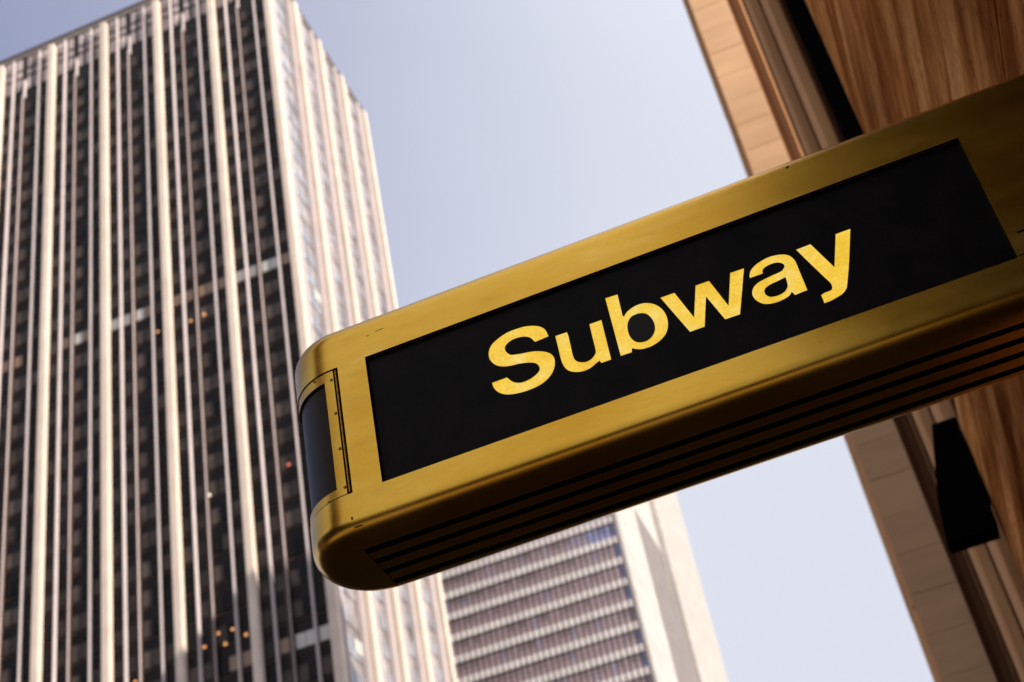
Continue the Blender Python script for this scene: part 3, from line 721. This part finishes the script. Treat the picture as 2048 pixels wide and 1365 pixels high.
# letter plate with the word cut out of it
LETTERS = {
  'S': [[(-0.588,3.9509),(-0.5886,3.9549),(-0.5891,3.9589),(-0.5896,3.9629),(-0.5904,3.9667),(-0.5913,3.9703),(-0.5922,3.9737),(-0.5935,3.977),(-0.595,3.9801),(-0.597,3.9831),(-0.5992,3.986),(-0.6018,3.9887),(-0.6047,3.9914),(-0.6079,3.9939),(-0.6114,3.9963),(-0.6152,3.9986),(-0.6193,4.0007),(-0.6238,4.0028),(-0.6287,4.0047),(-0.6338,4.0064),(-0.639,4.0079),(-0.6441,4.0089),(-0.6492,4.0096),(-0.6546,4.0101),(-0.6605,4.0105),(-0.667,4.0108),(-0.6741,4.0111),(-0.6812,4.011),(-0.6881,4.0105),(-0.6946,4.0094),(-0.701,4.0079),(-0.7072,4.006),(-0.7132,4.0039),(-0.719,4.0015),(-0.7247,3.9988),(-0.7299,3.9959),(-0.7344,3.993),(-0.7381,3.99),(-0.7411,3.9869),(-0.7436,3.9838),(-0.7458,3.9804),(-0.7477,3.9768),(-0.7492,3.9731),(-0.7503,3.9693),(-0.7512,3.9653),(-0.7517,3.9611),(-0.752,3.9568),(-0.7519,3.9524),(-0.7514,3.948),(-0.7502,3.9435),(-0.7485,3.9389),(-0.7465,3.9344),(-0.7443,3.9304),(-0.742,3.9268),(-0.7394,3.9236),(-0.7367,3.9206),(-0.7338,3.9179),(-0.7308,3.9155),(-0.7278,3.9133),(-0.7245,3.9114),(-0.7207,3.9096),(-0.7161,3.9078),(-0.711,3.9062),(-0.7055,3.9048),(-0.7,3.9035),(-0.6944,3.9025),(-0.6886,3.9018),(-0.6827,3.9011),(-0.6771,3.9001),(-0.6717,3.8989),(-0.6663,3.8975),(-0.6612,3.896),(-0.6565,3.8945),(-0.6523,3.893),(-0.6483,3.8915),(-0.6448,3.8899),(-0.6416,3.8881),(-0.6387,3.8862),(-0.6363,3.8841),(-0.6342,3.8819),(-0.6324,3.8795),(-0.631,3.8768),(-0.6299,3.8738),(-0.6292,3.8707),(-0.6289,3.8679),(-0.6291,3.8654),(-0.6296,3.863),(-0.6306,3.8608),(-0.632,3.8586),(-0.6337,3.8566),(-0.6359,3.8547),(-0.6385,3.8528),(-0.6414,3.8511),(-0.6449,3.8494),(-0.6487,3.8477),(-0.6528,3.8462),(-0.6569,3.845),(-0.6609,3.844),(-0.6651,3.8433),(-0.6693,3.8428),(-0.6734,3.8426),(-0.6774,3.8427),(-0.6815,3.8431),(-0.6854,3.8439),(-0.6891,3.845),(-0.6926,3.8464),(-0.696,3.8482),(-0.6991,3.8503),(-0.702,3.8525),(-0.7046,3.8551),(-0.7069,3.8579),(-0.7089,3.8608),(-0.7108,3.8636),(-0.7125,3.8662),(-0.7139,3.8687),(-0.7152,3.8713),(-0.7165,3.8738),(-0.7572,3.8737),(-0.7572,3.8705),(-0.7572,3.8674),(-0.757,3.8641),(-0.7564,3.8607),(-0.7553,3.8568),(-0.7539,3.8525),(-0.7522,3.8483),(-0.7502,3.8444),(-0.748,3.841),(-0.7456,3.8377),(-0.7429,3.8347),(-0.7398,3.8318),(-0.7363,3.8289),(-0.7324,3.8262),(-0.7282,3.8237),(-0.7237,3.8215),(-0.7191,3.8197),(-0.7143,3.8181),(-0.7091,3.8167),(-0.7034,3.8155),(-0.697,3.8144),(-0.69,3.8134),(-0.6827,3.8126),(-0.6755,3.8122),(-0.6682,3.8121),(-0.6608,3.8123),(-0.6536,3.8129),(-0.6468,3.8137),(-0.6407,3.8147),(-0.635,3.816),(-0.6296,3.8177),(-0.6243,3.8198),(-0.6191,3.8225),(-0.614,3.8256),(-0.6093,3.829),(-0.605,3.8325),(-0.6014,3.8362),(-0.5982,3.8401),(-0.5954,3.8441),(-0.593,3.8484),(-0.591,3.8529),(-0.5894,3.8577),(-0.5881,3.8624),(-0.5872,3.867),(-0.5866,3.8711),(-0.5864,3.8751),(-0.5865,3.879),(-0.5871,3.8828),(-0.588,3.8866),(-0.5894,3.8902),(-0.5911,3.8938),(-0.5932,3.8971),(-0.5956,3.9003),(-0.5984,3.9032),(-0.6016,3.906),(-0.6053,3.9088),(-0.6096,3.9116),(-0.6146,3.9144),(-0.6198,3.9171),(-0.6248,3.9194),(-0.6294,3.9212),(-0.6339,3.9227),(-0.6385,3.924),(-0.6435,3.9253),(-0.6493,3.9266),(-0.6556,3.9277),(-0.662,3.9289),(-0.668,3.9301),(-0.6737,3.9313),(-0.6793,3.9325),(-0.6845,3.9338),(-0.6888,3.9352),(-0.6922,3.9365),(-0.6947,3.9378),(-0.6967,3.9393),(-0.6987,3.9411),(-0.7006,3.9435),(-0.7024,3.9462),(-0.7038,3.9491),(-0.705,3.9519),(-0.7058,3.9545),(-0.7063,3.9571),(-0.7065,3.9597),(-0.7062,3.9622),(-0.7056,3.9645),(-0.7047,3.9668),(-0.7033,3.969),(-0.7016,3.971),(-0.6993,3.973),(-0.6965,3.9749),(-0.6935,3.9766),(-0.6902,3.9781),(-0.6868,3.9793),(-0.6831,3.9803),(-0.6792,3.981),(-0.675,3.9813),(-0.6703,3.9811),(-0.6651,3.9806),(-0.6599,3.9798),(-0.6553,3.9788),(-0.6514,3.9777),(-0.6479,3.9763),(-0.6448,3.9747),(-0.6419,3.9729),(-0.6392,3.9708),(-0.6367,3.9684),(-0.6346,3.9659),(-0.6327,3.9635),(-0.6312,3.9611),(-0.6301,3.9586),(-0.6291,3.9563),(-0.6281,3.9543),(-0.6272,3.9526),(-0.6263,3.9513),(-0.6255,3.9501),(-0.6246,3.9488)]],
  'u': [[(-0.5709,3.9454),(-0.5393,3.9445),(-0.5389,3.9402),(-0.5385,3.9362),(-0.5381,3.9318),(-0.5379,3.9266),(-0.5379,3.9204),(-0.538,3.9134),(-0.5381,3.906),(-0.5382,3.8988),(-0.5384,3.8914),(-0.5386,3.8837),(-0.5388,3.8764),(-0.5387,3.8703),(-0.5386,3.8656),(-0.5384,3.862),(-0.538,3.8589),(-0.5373,3.8559),(-0.5362,3.8531),(-0.5349,3.8505),(-0.5333,3.8482),(-0.5314,3.846),(-0.5291,3.8439),(-0.5264,3.8419),(-0.5236,3.8401),(-0.5206,3.8387),(-0.5174,3.8374),(-0.514,3.8365),(-0.5105,3.8358),(-0.5071,3.8356),(-0.5038,3.836),(-0.5004,3.8368),(-0.4971,3.838),(-0.494,3.8395),(-0.4911,3.8414),(-0.4882,3.8437),(-0.4857,3.8462),(-0.4836,3.8486),(-0.4821,3.8509),(-0.481,3.8531),(-0.4803,3.8556),(-0.4797,3.8586),(-0.4794,3.862),(-0.4793,3.8657),(-0.4793,3.8701),(-0.4793,3.8753),(-0.4792,3.8817),(-0.4792,3.8889),(-0.4792,3.8968),(-0.4791,3.9051),(-0.479,3.9142),(-0.4788,3.9239),(-0.4787,3.9339),(-0.4785,3.9438),(-0.446,3.9434),(-0.4477,3.815),(-0.4733,3.8153),(-0.4766,3.824),(-0.4793,3.8228),(-0.482,3.8217),(-0.4848,3.8204),(-0.4879,3.819),(-0.4914,3.8173),(-0.4952,3.8154),(-0.4992,3.8135),(-0.5034,3.8121),(-0.5077,3.8112),(-0.5122,3.8105),(-0.5168,3.8103),(-0.5212,3.8103),(-0.5255,3.8108),(-0.5297,3.8117),(-0.5339,3.8129),(-0.538,3.8143),(-0.5421,3.8161),(-0.5463,3.8182),(-0.5502,3.8205),(-0.5537,3.8231),(-0.5567,3.8259),(-0.5593,3.8289),(-0.5615,3.8321),(-0.5635,3.8356),(-0.5653,3.8395),(-0.5667,3.8436),(-0.5679,3.8479),(-0.5689,3.8526),(-0.5697,3.8575),(-0.5702,3.8627),(-0.5705,3.8682),(-0.5708,3.8745),(-0.5708,3.8816),(-0.5708,3.8894),(-0.5707,3.8977),(-0.5706,3.9064),(-0.5707,3.9157),(-0.5708,3.9255),(-0.5709,3.9355)]],
  'b': [[(-0.4223,4.0049),(-0.3893,4.0029),(-0.3913,3.933),(-0.3886,3.9289),(-0.3865,3.9314),(-0.3845,3.9339),(-0.3824,3.9363),(-0.3798,3.9385),(-0.3767,3.9406),(-0.3733,3.9425),(-0.3695,3.9442),(-0.3656,3.9457),(-0.3613,3.947),(-0.3568,3.9481),(-0.3521,3.9488),(-0.3475,3.9492),(-0.3429,3.9492),(-0.3383,3.9488),(-0.3337,3.948),(-0.3292,3.9468),(-0.3249,3.9451),(-0.3206,3.943),(-0.3165,3.9405),(-0.3126,3.9378),(-0.3089,3.9347),(-0.3053,3.9313),(-0.3019,3.9275),(-0.2989,3.9235),(-0.2961,3.919),(-0.2936,3.9142),(-0.2914,3.9092),(-0.2896,3.9039),(-0.2881,3.8985),(-0.287,3.8927),(-0.2862,3.8869),(-0.2858,3.8813),(-0.2858,3.8757),(-0.2861,3.8701),(-0.2868,3.8647),(-0.2878,3.8594),(-0.2891,3.8542),(-0.2908,3.8492),(-0.2928,3.8444),(-0.2951,3.84),(-0.2976,3.8362),(-0.3003,3.8327),(-0.3033,3.8295),(-0.3068,3.8265),(-0.3107,3.8236),(-0.3151,3.8209),(-0.3197,3.8185),(-0.3245,3.8165),(-0.3295,3.8148),(-0.3348,3.8134),(-0.3402,3.8123),(-0.3456,3.8117),(-0.351,3.8116),(-0.3566,3.8119),(-0.3619,3.8125),(-0.3667,3.8134),(-0.3708,3.8146),(-0.3744,3.8161),(-0.3776,3.8178),(-0.3806,3.8195),(-0.3833,3.8212),(-0.3856,3.823),(-0.3878,3.8249),(-0.3901,3.8267),(-0.3933,3.8147),(-0.4224,3.8156)],
    [(-0.3414,3.9181),(-0.345,3.9194),(-0.3489,3.9205),(-0.353,3.9213),(-0.357,3.9216),(-0.3609,3.9215),(-0.3647,3.921),(-0.3684,3.9201),(-0.3718,3.9186),(-0.3749,3.9164),(-0.3777,3.9135),(-0.3801,3.9103),(-0.3823,3.9069),(-0.384,3.9036),(-0.3853,3.9),(-0.3864,3.8962),(-0.3873,3.892),(-0.388,3.8872),(-0.3886,3.882),(-0.3888,3.8767),(-0.3887,3.8718),(-0.3882,3.8672),(-0.3874,3.8629),(-0.3862,3.8588),(-0.3848,3.855),(-0.3832,3.8513),(-0.3813,3.8479),(-0.3792,3.8448),(-0.3769,3.8421),(-0.3745,3.84),(-0.3719,3.8382),(-0.3691,3.8367),(-0.3661,3.8356),(-0.363,3.8346),(-0.3597,3.8338),(-0.3563,3.8334),(-0.3527,3.8335),(-0.349,3.834),(-0.3451,3.8349),(-0.3413,3.8363),(-0.3378,3.8382),(-0.3346,3.8406),(-0.3315,3.8435),(-0.3288,3.8467),(-0.3265,3.8501),(-0.3246,3.8535),(-0.3231,3.8571),(-0.322,3.8608),(-0.3211,3.8647),(-0.3205,3.8687),(-0.3202,3.8729),(-0.3202,3.8772),(-0.3205,3.8815),(-0.3212,3.8859),(-0.3223,3.8904),(-0.3236,3.8948),(-0.325,3.8987),(-0.3264,3.9021),(-0.3279,3.9053),(-0.3296,3.9081),(-0.3315,3.9106),(-0.3336,3.9129),(-0.3359,3.9149),(-0.3385,3.9166)]],
  'w': [[(-0.2877,3.9456),(-0.2505,3.9453),(-0.2219,3.852),(-0.1945,3.9438),(-0.1596,3.9433),(-0.1329,3.8494),(-0.1036,3.944),(-0.0674,3.9427),(-0.1132,3.8124),(-0.1511,3.813),(-0.1782,3.8993),(-0.204,3.8134),(-0.2417,3.8134)]],
  'a': [[(-0.029,3.9062),(-0.0617,3.9065),(-0.0616,3.909),(-0.0616,3.9113),(-0.0614,3.9138),(-0.0606,3.9165),(-0.0593,3.9197),(-0.0575,3.9233),(-0.0554,3.9268),(-0.0529,3.93),(-0.0502,3.9327),(-0.0472,3.9351),(-0.0438,3.9374),(-0.0403,3.9394),(-0.0366,3.9412),(-0.0326,3.9428),(-0.0284,3.9442),(-0.024,3.9455),(-0.0193,3.9467),(-0.0144,3.9478),(-0.0094,3.9486),(-0.0043,3.9491),(0.0009,3.9491),(0.0061,3.9487),(0.0114,3.948),(0.0164,3.9471),(0.0213,3.9459),(0.026,3.9445),(0.0305,3.9429),(0.0345,3.941),(0.038,3.9389),(0.0411,3.9367),(0.0438,3.9342),(0.0463,3.9314),(0.0485,3.9281),(0.0504,3.9246),(0.052,3.9208),(0.0533,3.917),(0.0543,3.9132),(0.0549,3.9092),(0.0554,3.9051),(0.0557,3.9006),(0.0559,3.8959),(0.056,3.891),(0.0559,3.8856),(0.056,3.8794),(0.0562,3.8722),(0.0565,3.8642),(0.0567,3.8557),(0.0569,3.8473),(0.0571,3.8388),(0.0573,3.8301),(0.0575,3.8213),(0.0576,3.8126),(0.0262,3.8113),(0.022,3.8236),(0.0197,3.8213),(0.0175,3.8189),(0.0151,3.8167),(0.0123,3.8148),(0.0092,3.8134),(0.0058,3.8123),(0.0021,3.8113),(-0.0019,3.8106),(-0.0063,3.81),(-0.0111,3.8095),(-0.016,3.8092),(-0.0205,3.8092),(-0.0245,3.8094),(-0.0282,3.8099),(-0.0318,3.8106),(-0.0354,3.8115),(-0.0391,3.8125),(-0.0427,3.8136),(-0.0462,3.815),(-0.0495,3.8169),(-0.0526,3.8192),(-0.0556,3.822),(-0.0583,3.8251),(-0.0607,3.8282),(-0.0629,3.8313),(-0.0648,3.8345),(-0.0663,3.8378),(-0.0676,3.8411),(-0.0686,3.8447),(-0.0692,3.8483),(-0.0696,3.8519),(-0.0696,3.8553),(-0.0694,3.8585),(-0.0688,3.8616),(-0.068,3.8645),(-0.0669,3.8674),(-0.0656,3.8701),(-0.0641,3.8728),(-0.0622,3.8753),(-0.0601,3.8776),(-0.0577,3.8798),(-0.055,3.8817),(-0.0521,3.8835),(-0.0488,3.885),(-0.0453,3.8862),(-0.0416,3.8872),(-0.0376,3.888),(-0.0332,3.8888),(-0.0284,3.8895),(-0.0232,3.8903),(-0.0178,3.8909),(-0.0127,3.8915),(-0.0076,3.892),(-0.0026,3.8924),(0.0021,3.8928),(0.0063,3.8932),(0.0097,3.8937),(0.0126,3.8941),(0.0151,3.8947),(0.0175,3.8956),(0.0197,3.897),(0.0216,3.8989),(0.0233,3.9007),(0.0247,3.9024),(0.0258,3.9037),(0.0265,3.9047),(0.027,3.9058),(0.0271,3.9072),(0.0269,3.9088),(0.0264,3.9107),(0.0255,3.9126),(0.0242,3.9145),(0.0226,3.9164),(0.0206,3.9184),(0.0183,3.9202),(0.0158,3.9218),(0.013,3.923),(0.01,3.9239),(0.0068,3.9246),(0.0035,3.925),(-0.0002,3.9251),(-0.0041,3.925),(-0.0079,3.9247),(-0.0113,3.9242),(-0.0143,3.9236),(-0.0171,3.9227),(-0.0195,3.9217),(-0.0217,3.9205),(-0.0234,3.9193),(-0.0249,3.9178),(-0.0261,3.9163),(-0.0271,3.9146),(-0.0278,3.9126),(-0.0282,3.9105),(-0.0286,3.9083)],
    [(0.0196,3.872),(0.0195,3.8686),(0.0195,3.8653),(0.0194,3.862),(0.0193,3.8588),(0.019,3.8556),(0.0188,3.8525),(0.0184,3.8496),(0.0178,3.847),(0.017,3.8447),(0.0162,3.8427),(0.015,3.8409),(0.0135,3.839),(0.0116,3.837),(0.0094,3.835),(0.0069,3.8332),(0.0042,3.8317),(0.0013,3.8305),(-0.002,3.8295),(-0.0053,3.8288),(-0.0084,3.8284),(-0.0114,3.8282),(-0.0143,3.8283),(-0.0172,3.8285),(-0.02,3.829),(-0.0228,3.8295),(-0.0257,3.8303),(-0.0284,3.8312),(-0.0308,3.8324),(-0.0329,3.8339),(-0.0348,3.8358),(-0.0364,3.8378),(-0.0378,3.84),(-0.0388,3.8424),(-0.0396,3.8451),(-0.04,3.8478),(-0.0401,3.8502),(-0.0399,3.8524),(-0.0393,3.8544),(-0.0385,3.8563),(-0.0373,3.858),(-0.0359,3.8597),(-0.0341,3.8612),(-0.0321,3.8625),(-0.0298,3.8637),(-0.0271,3.8648),(-0.024,3.8656),(-0.0206,3.8664),(-0.017,3.8671),(-0.013,3.8676),(-0.0086,3.8681),(-0.004,3.8685),(0.0006,3.869),(0.0053,3.8697),(0.01,3.8704),(0.0148,3.8712)]],
  'y': [[(0.0664,3.9416),(0.1039,3.9425),(0.1372,3.8508),(0.1694,3.9452),(0.207,3.9452),(0.1993,3.9228),(0.1915,3.9001),(0.1839,3.878),(0.1767,3.8577),(0.1697,3.8387),(0.1628,3.8207),(0.1567,3.8049),(0.1518,3.7927),(0.1488,3.7852),(0.1471,3.7816),(0.1458,3.7796),(0.1441,3.7774),(0.1416,3.7745),(0.1389,3.772),(0.136,3.7698),(0.1329,3.7678),(0.1296,3.7663),(0.126,3.765),(0.1223,3.764),(0.1183,3.763),(0.1141,3.762),(0.1097,3.761),(0.1052,3.7601),(0.1009,3.7595),(0.0967,3.7591),(0.0926,3.7591),(0.0885,3.7591),(0.0844,3.759),(0.084,3.7859),(0.0863,3.7867),(0.0885,3.7876),(0.0908,3.7883),(0.0935,3.7889),(0.0967,3.7891),(0.1003,3.7891),(0.1038,3.789),(0.1067,3.7892),(0.1088,3.7895),(0.1104,3.79),(0.1116,3.7907),(0.1127,3.7917),(0.1137,3.793),(0.1145,3.7947),(0.1151,3.7967),(0.1154,3.7988),(0.1157,3.801),(0.1157,3.8034),(0.1155,3.8062),(0.1147,3.8097),(0.1132,3.8144),(0.1111,3.8198),(0.1087,3.8256),(0.1064,3.8315),(0.1043,3.8372),(0.1022,3.8428),(0.0999,3.8489),(0.0973,3.8561),(0.0942,3.8643),(0.0909,3.8734),(0.0873,3.8833),(0.0835,3.8937),(0.0794,3.905),(0.0751,3.917),(0.0707,3.9294)]],
}

def curve_mesh(name, loops, y, th, grow=0.0):
    cd = bpy.data.curves.new(name, 'CURVE'); cd.dimensions = '2D'; cd.fill_mode = 'BOTH'; cd.extrude = th/2; cd.offset = grow
    for lp in loops:
        sp = cd.splines.new('POLY'); sp.points.add(len(lp) - 1)
        for p, (x, z) in zip(sp.points, lp): p.co = (x, z, 0, 1)
        sp.use_cyclic_u = True
    o = bpy.data.objects.new(name, cd); COL.objects.link(o)
    dg = bpy.context.evaluated_depsgraph_get(); dg.update()
    me = bpy.data.meshes.new_from_object(o.evaluated_get(dg)); COL.objects.unlink(o); bpy.data.objects.remove(o)
    for v in me.vertices: v.co = Vector((v.co.x, y + th/2 - v.co.z, v.co.y))
    me.materials.clear()
    bm = bmesh.new(); bm.from_mesh(me); bmesh.ops.remove_doubles(bm, verts=bm.verts[:], dist=1e-5); bmesh.ops.recalc_face_normals(bm, faces=bm.faces[:]); bm.to_mesh(me); bm.free()
    return me
g = 0.0022
rect = [(PX0+g, PZ0+g), (PX1-g, PZ0+g), (PX1-g, PZ1-0.004), (PX0+g, PZ1-0.004)]
holes = [lp for k in 'Subway' for lp in LETTERS[k]]
plate_o = link('sign_panel', curve_mesh('sign_panel', [rect] + holes, 3.0120, 0.0022), M['plate'], sign)
for k in 'Subway':
    lo = link('letter', curve_mesh('letter', LETTERS[k], 3.0146, 0.003, 0.0012), M['amber'], sign)
    lo['label'] = 'glowing yellow letter ' + k
M['grey_disc'] = plate('grey_disc', 0.12, 0.5)
M['grey_disc'].node_tree.nodes['Principled BSDF'].inputs['Base Color'].default_value = (0.03, 0.026, 0.023, 1)
for l_ in list(M['grey_disc'].node_tree.links):
    if l_.to_socket.name == 'Base Color': M['grey_disc'].node_tree.links.remove(l_)
link('letter_counter', curve_mesh('letter_counter', [LETTERS['b'][1]], 3.0112, 0.0007, -0.0006), M['grey_disc'], sign)
b = MB(); b.box(PX0 + 0.0005, PX1 - 0.0005, 3.0185, 3.021, PZ0 + 0.0005, PZ1 - 0.0005)
link('panel_backing', b.mesh(), M['slot'], sign)
bar('panel_gasket', M['slot'], sign, PX0 + 0.0006, PX1 - 0.0006, 3.0008, 3.0117, PZ1 - 0.0012, PZ1 - 0.0003)
# slim retaining bead along the top and right of the panel opening
bar('panel_bead', M['brass_dark'], sign, PX0 + 0.001, PX1 - 0.001, 3.0060, 3.0072, PZ1 - 0.0026, PZ1 - 0.0013)
bar('panel_bead', M['brass'], sign, PX1 - 0.0022, PX1 - 0.0004, 2.9998, 3.012, PZ0 + 0.001, PZ1 - 0.001)
# access door seams and key slot right of the panel
bar('seam', M['slot'], sign, PX1 + 0.001, XR - 0.01, 2.9993, 3.001, PZ0 + 0.003, PZ0 + 0.0052)
bar('key_slot', M['slot'], sign, 0.552, 0.60, 2.9992, 3.001, 2.1535 + ZS, 2.1580 + ZS)
# wall flange
bar('wall_flange', M['brass_dark'], sign, 0.975, 0.999, CVY - RR - 0.03, CVY + RR + 0.03, ZB - 0.03, ZT + 0.03, 0.006)
# small dents and scratches in the skin
def dent(x, y, z, l, h, ry=0.0):
    me = box_mesh(l, 0.0008, h, 0.0003); o = link('scratch', me, M['slot'], body, (x, y, z)); o.rotation_euler = (0, ry, 0)
dent(-1.03, 2.9998, 2.5585+ZS, 0.024, 0.0016, -0.05); dent(-1.065, 2.9998, 2.553+ZS, 0.007, 0.0016)
dent(-1.172, 2.9998, 2.0+ZS+0.016, 0.004, 0.008); dent(-1.16, 3.0035, 1.990+ZS, 0.020, 0.0030)
dent(-0.33+0.45, 2.9999, 2.592+ZS, 0.009, 0.004)
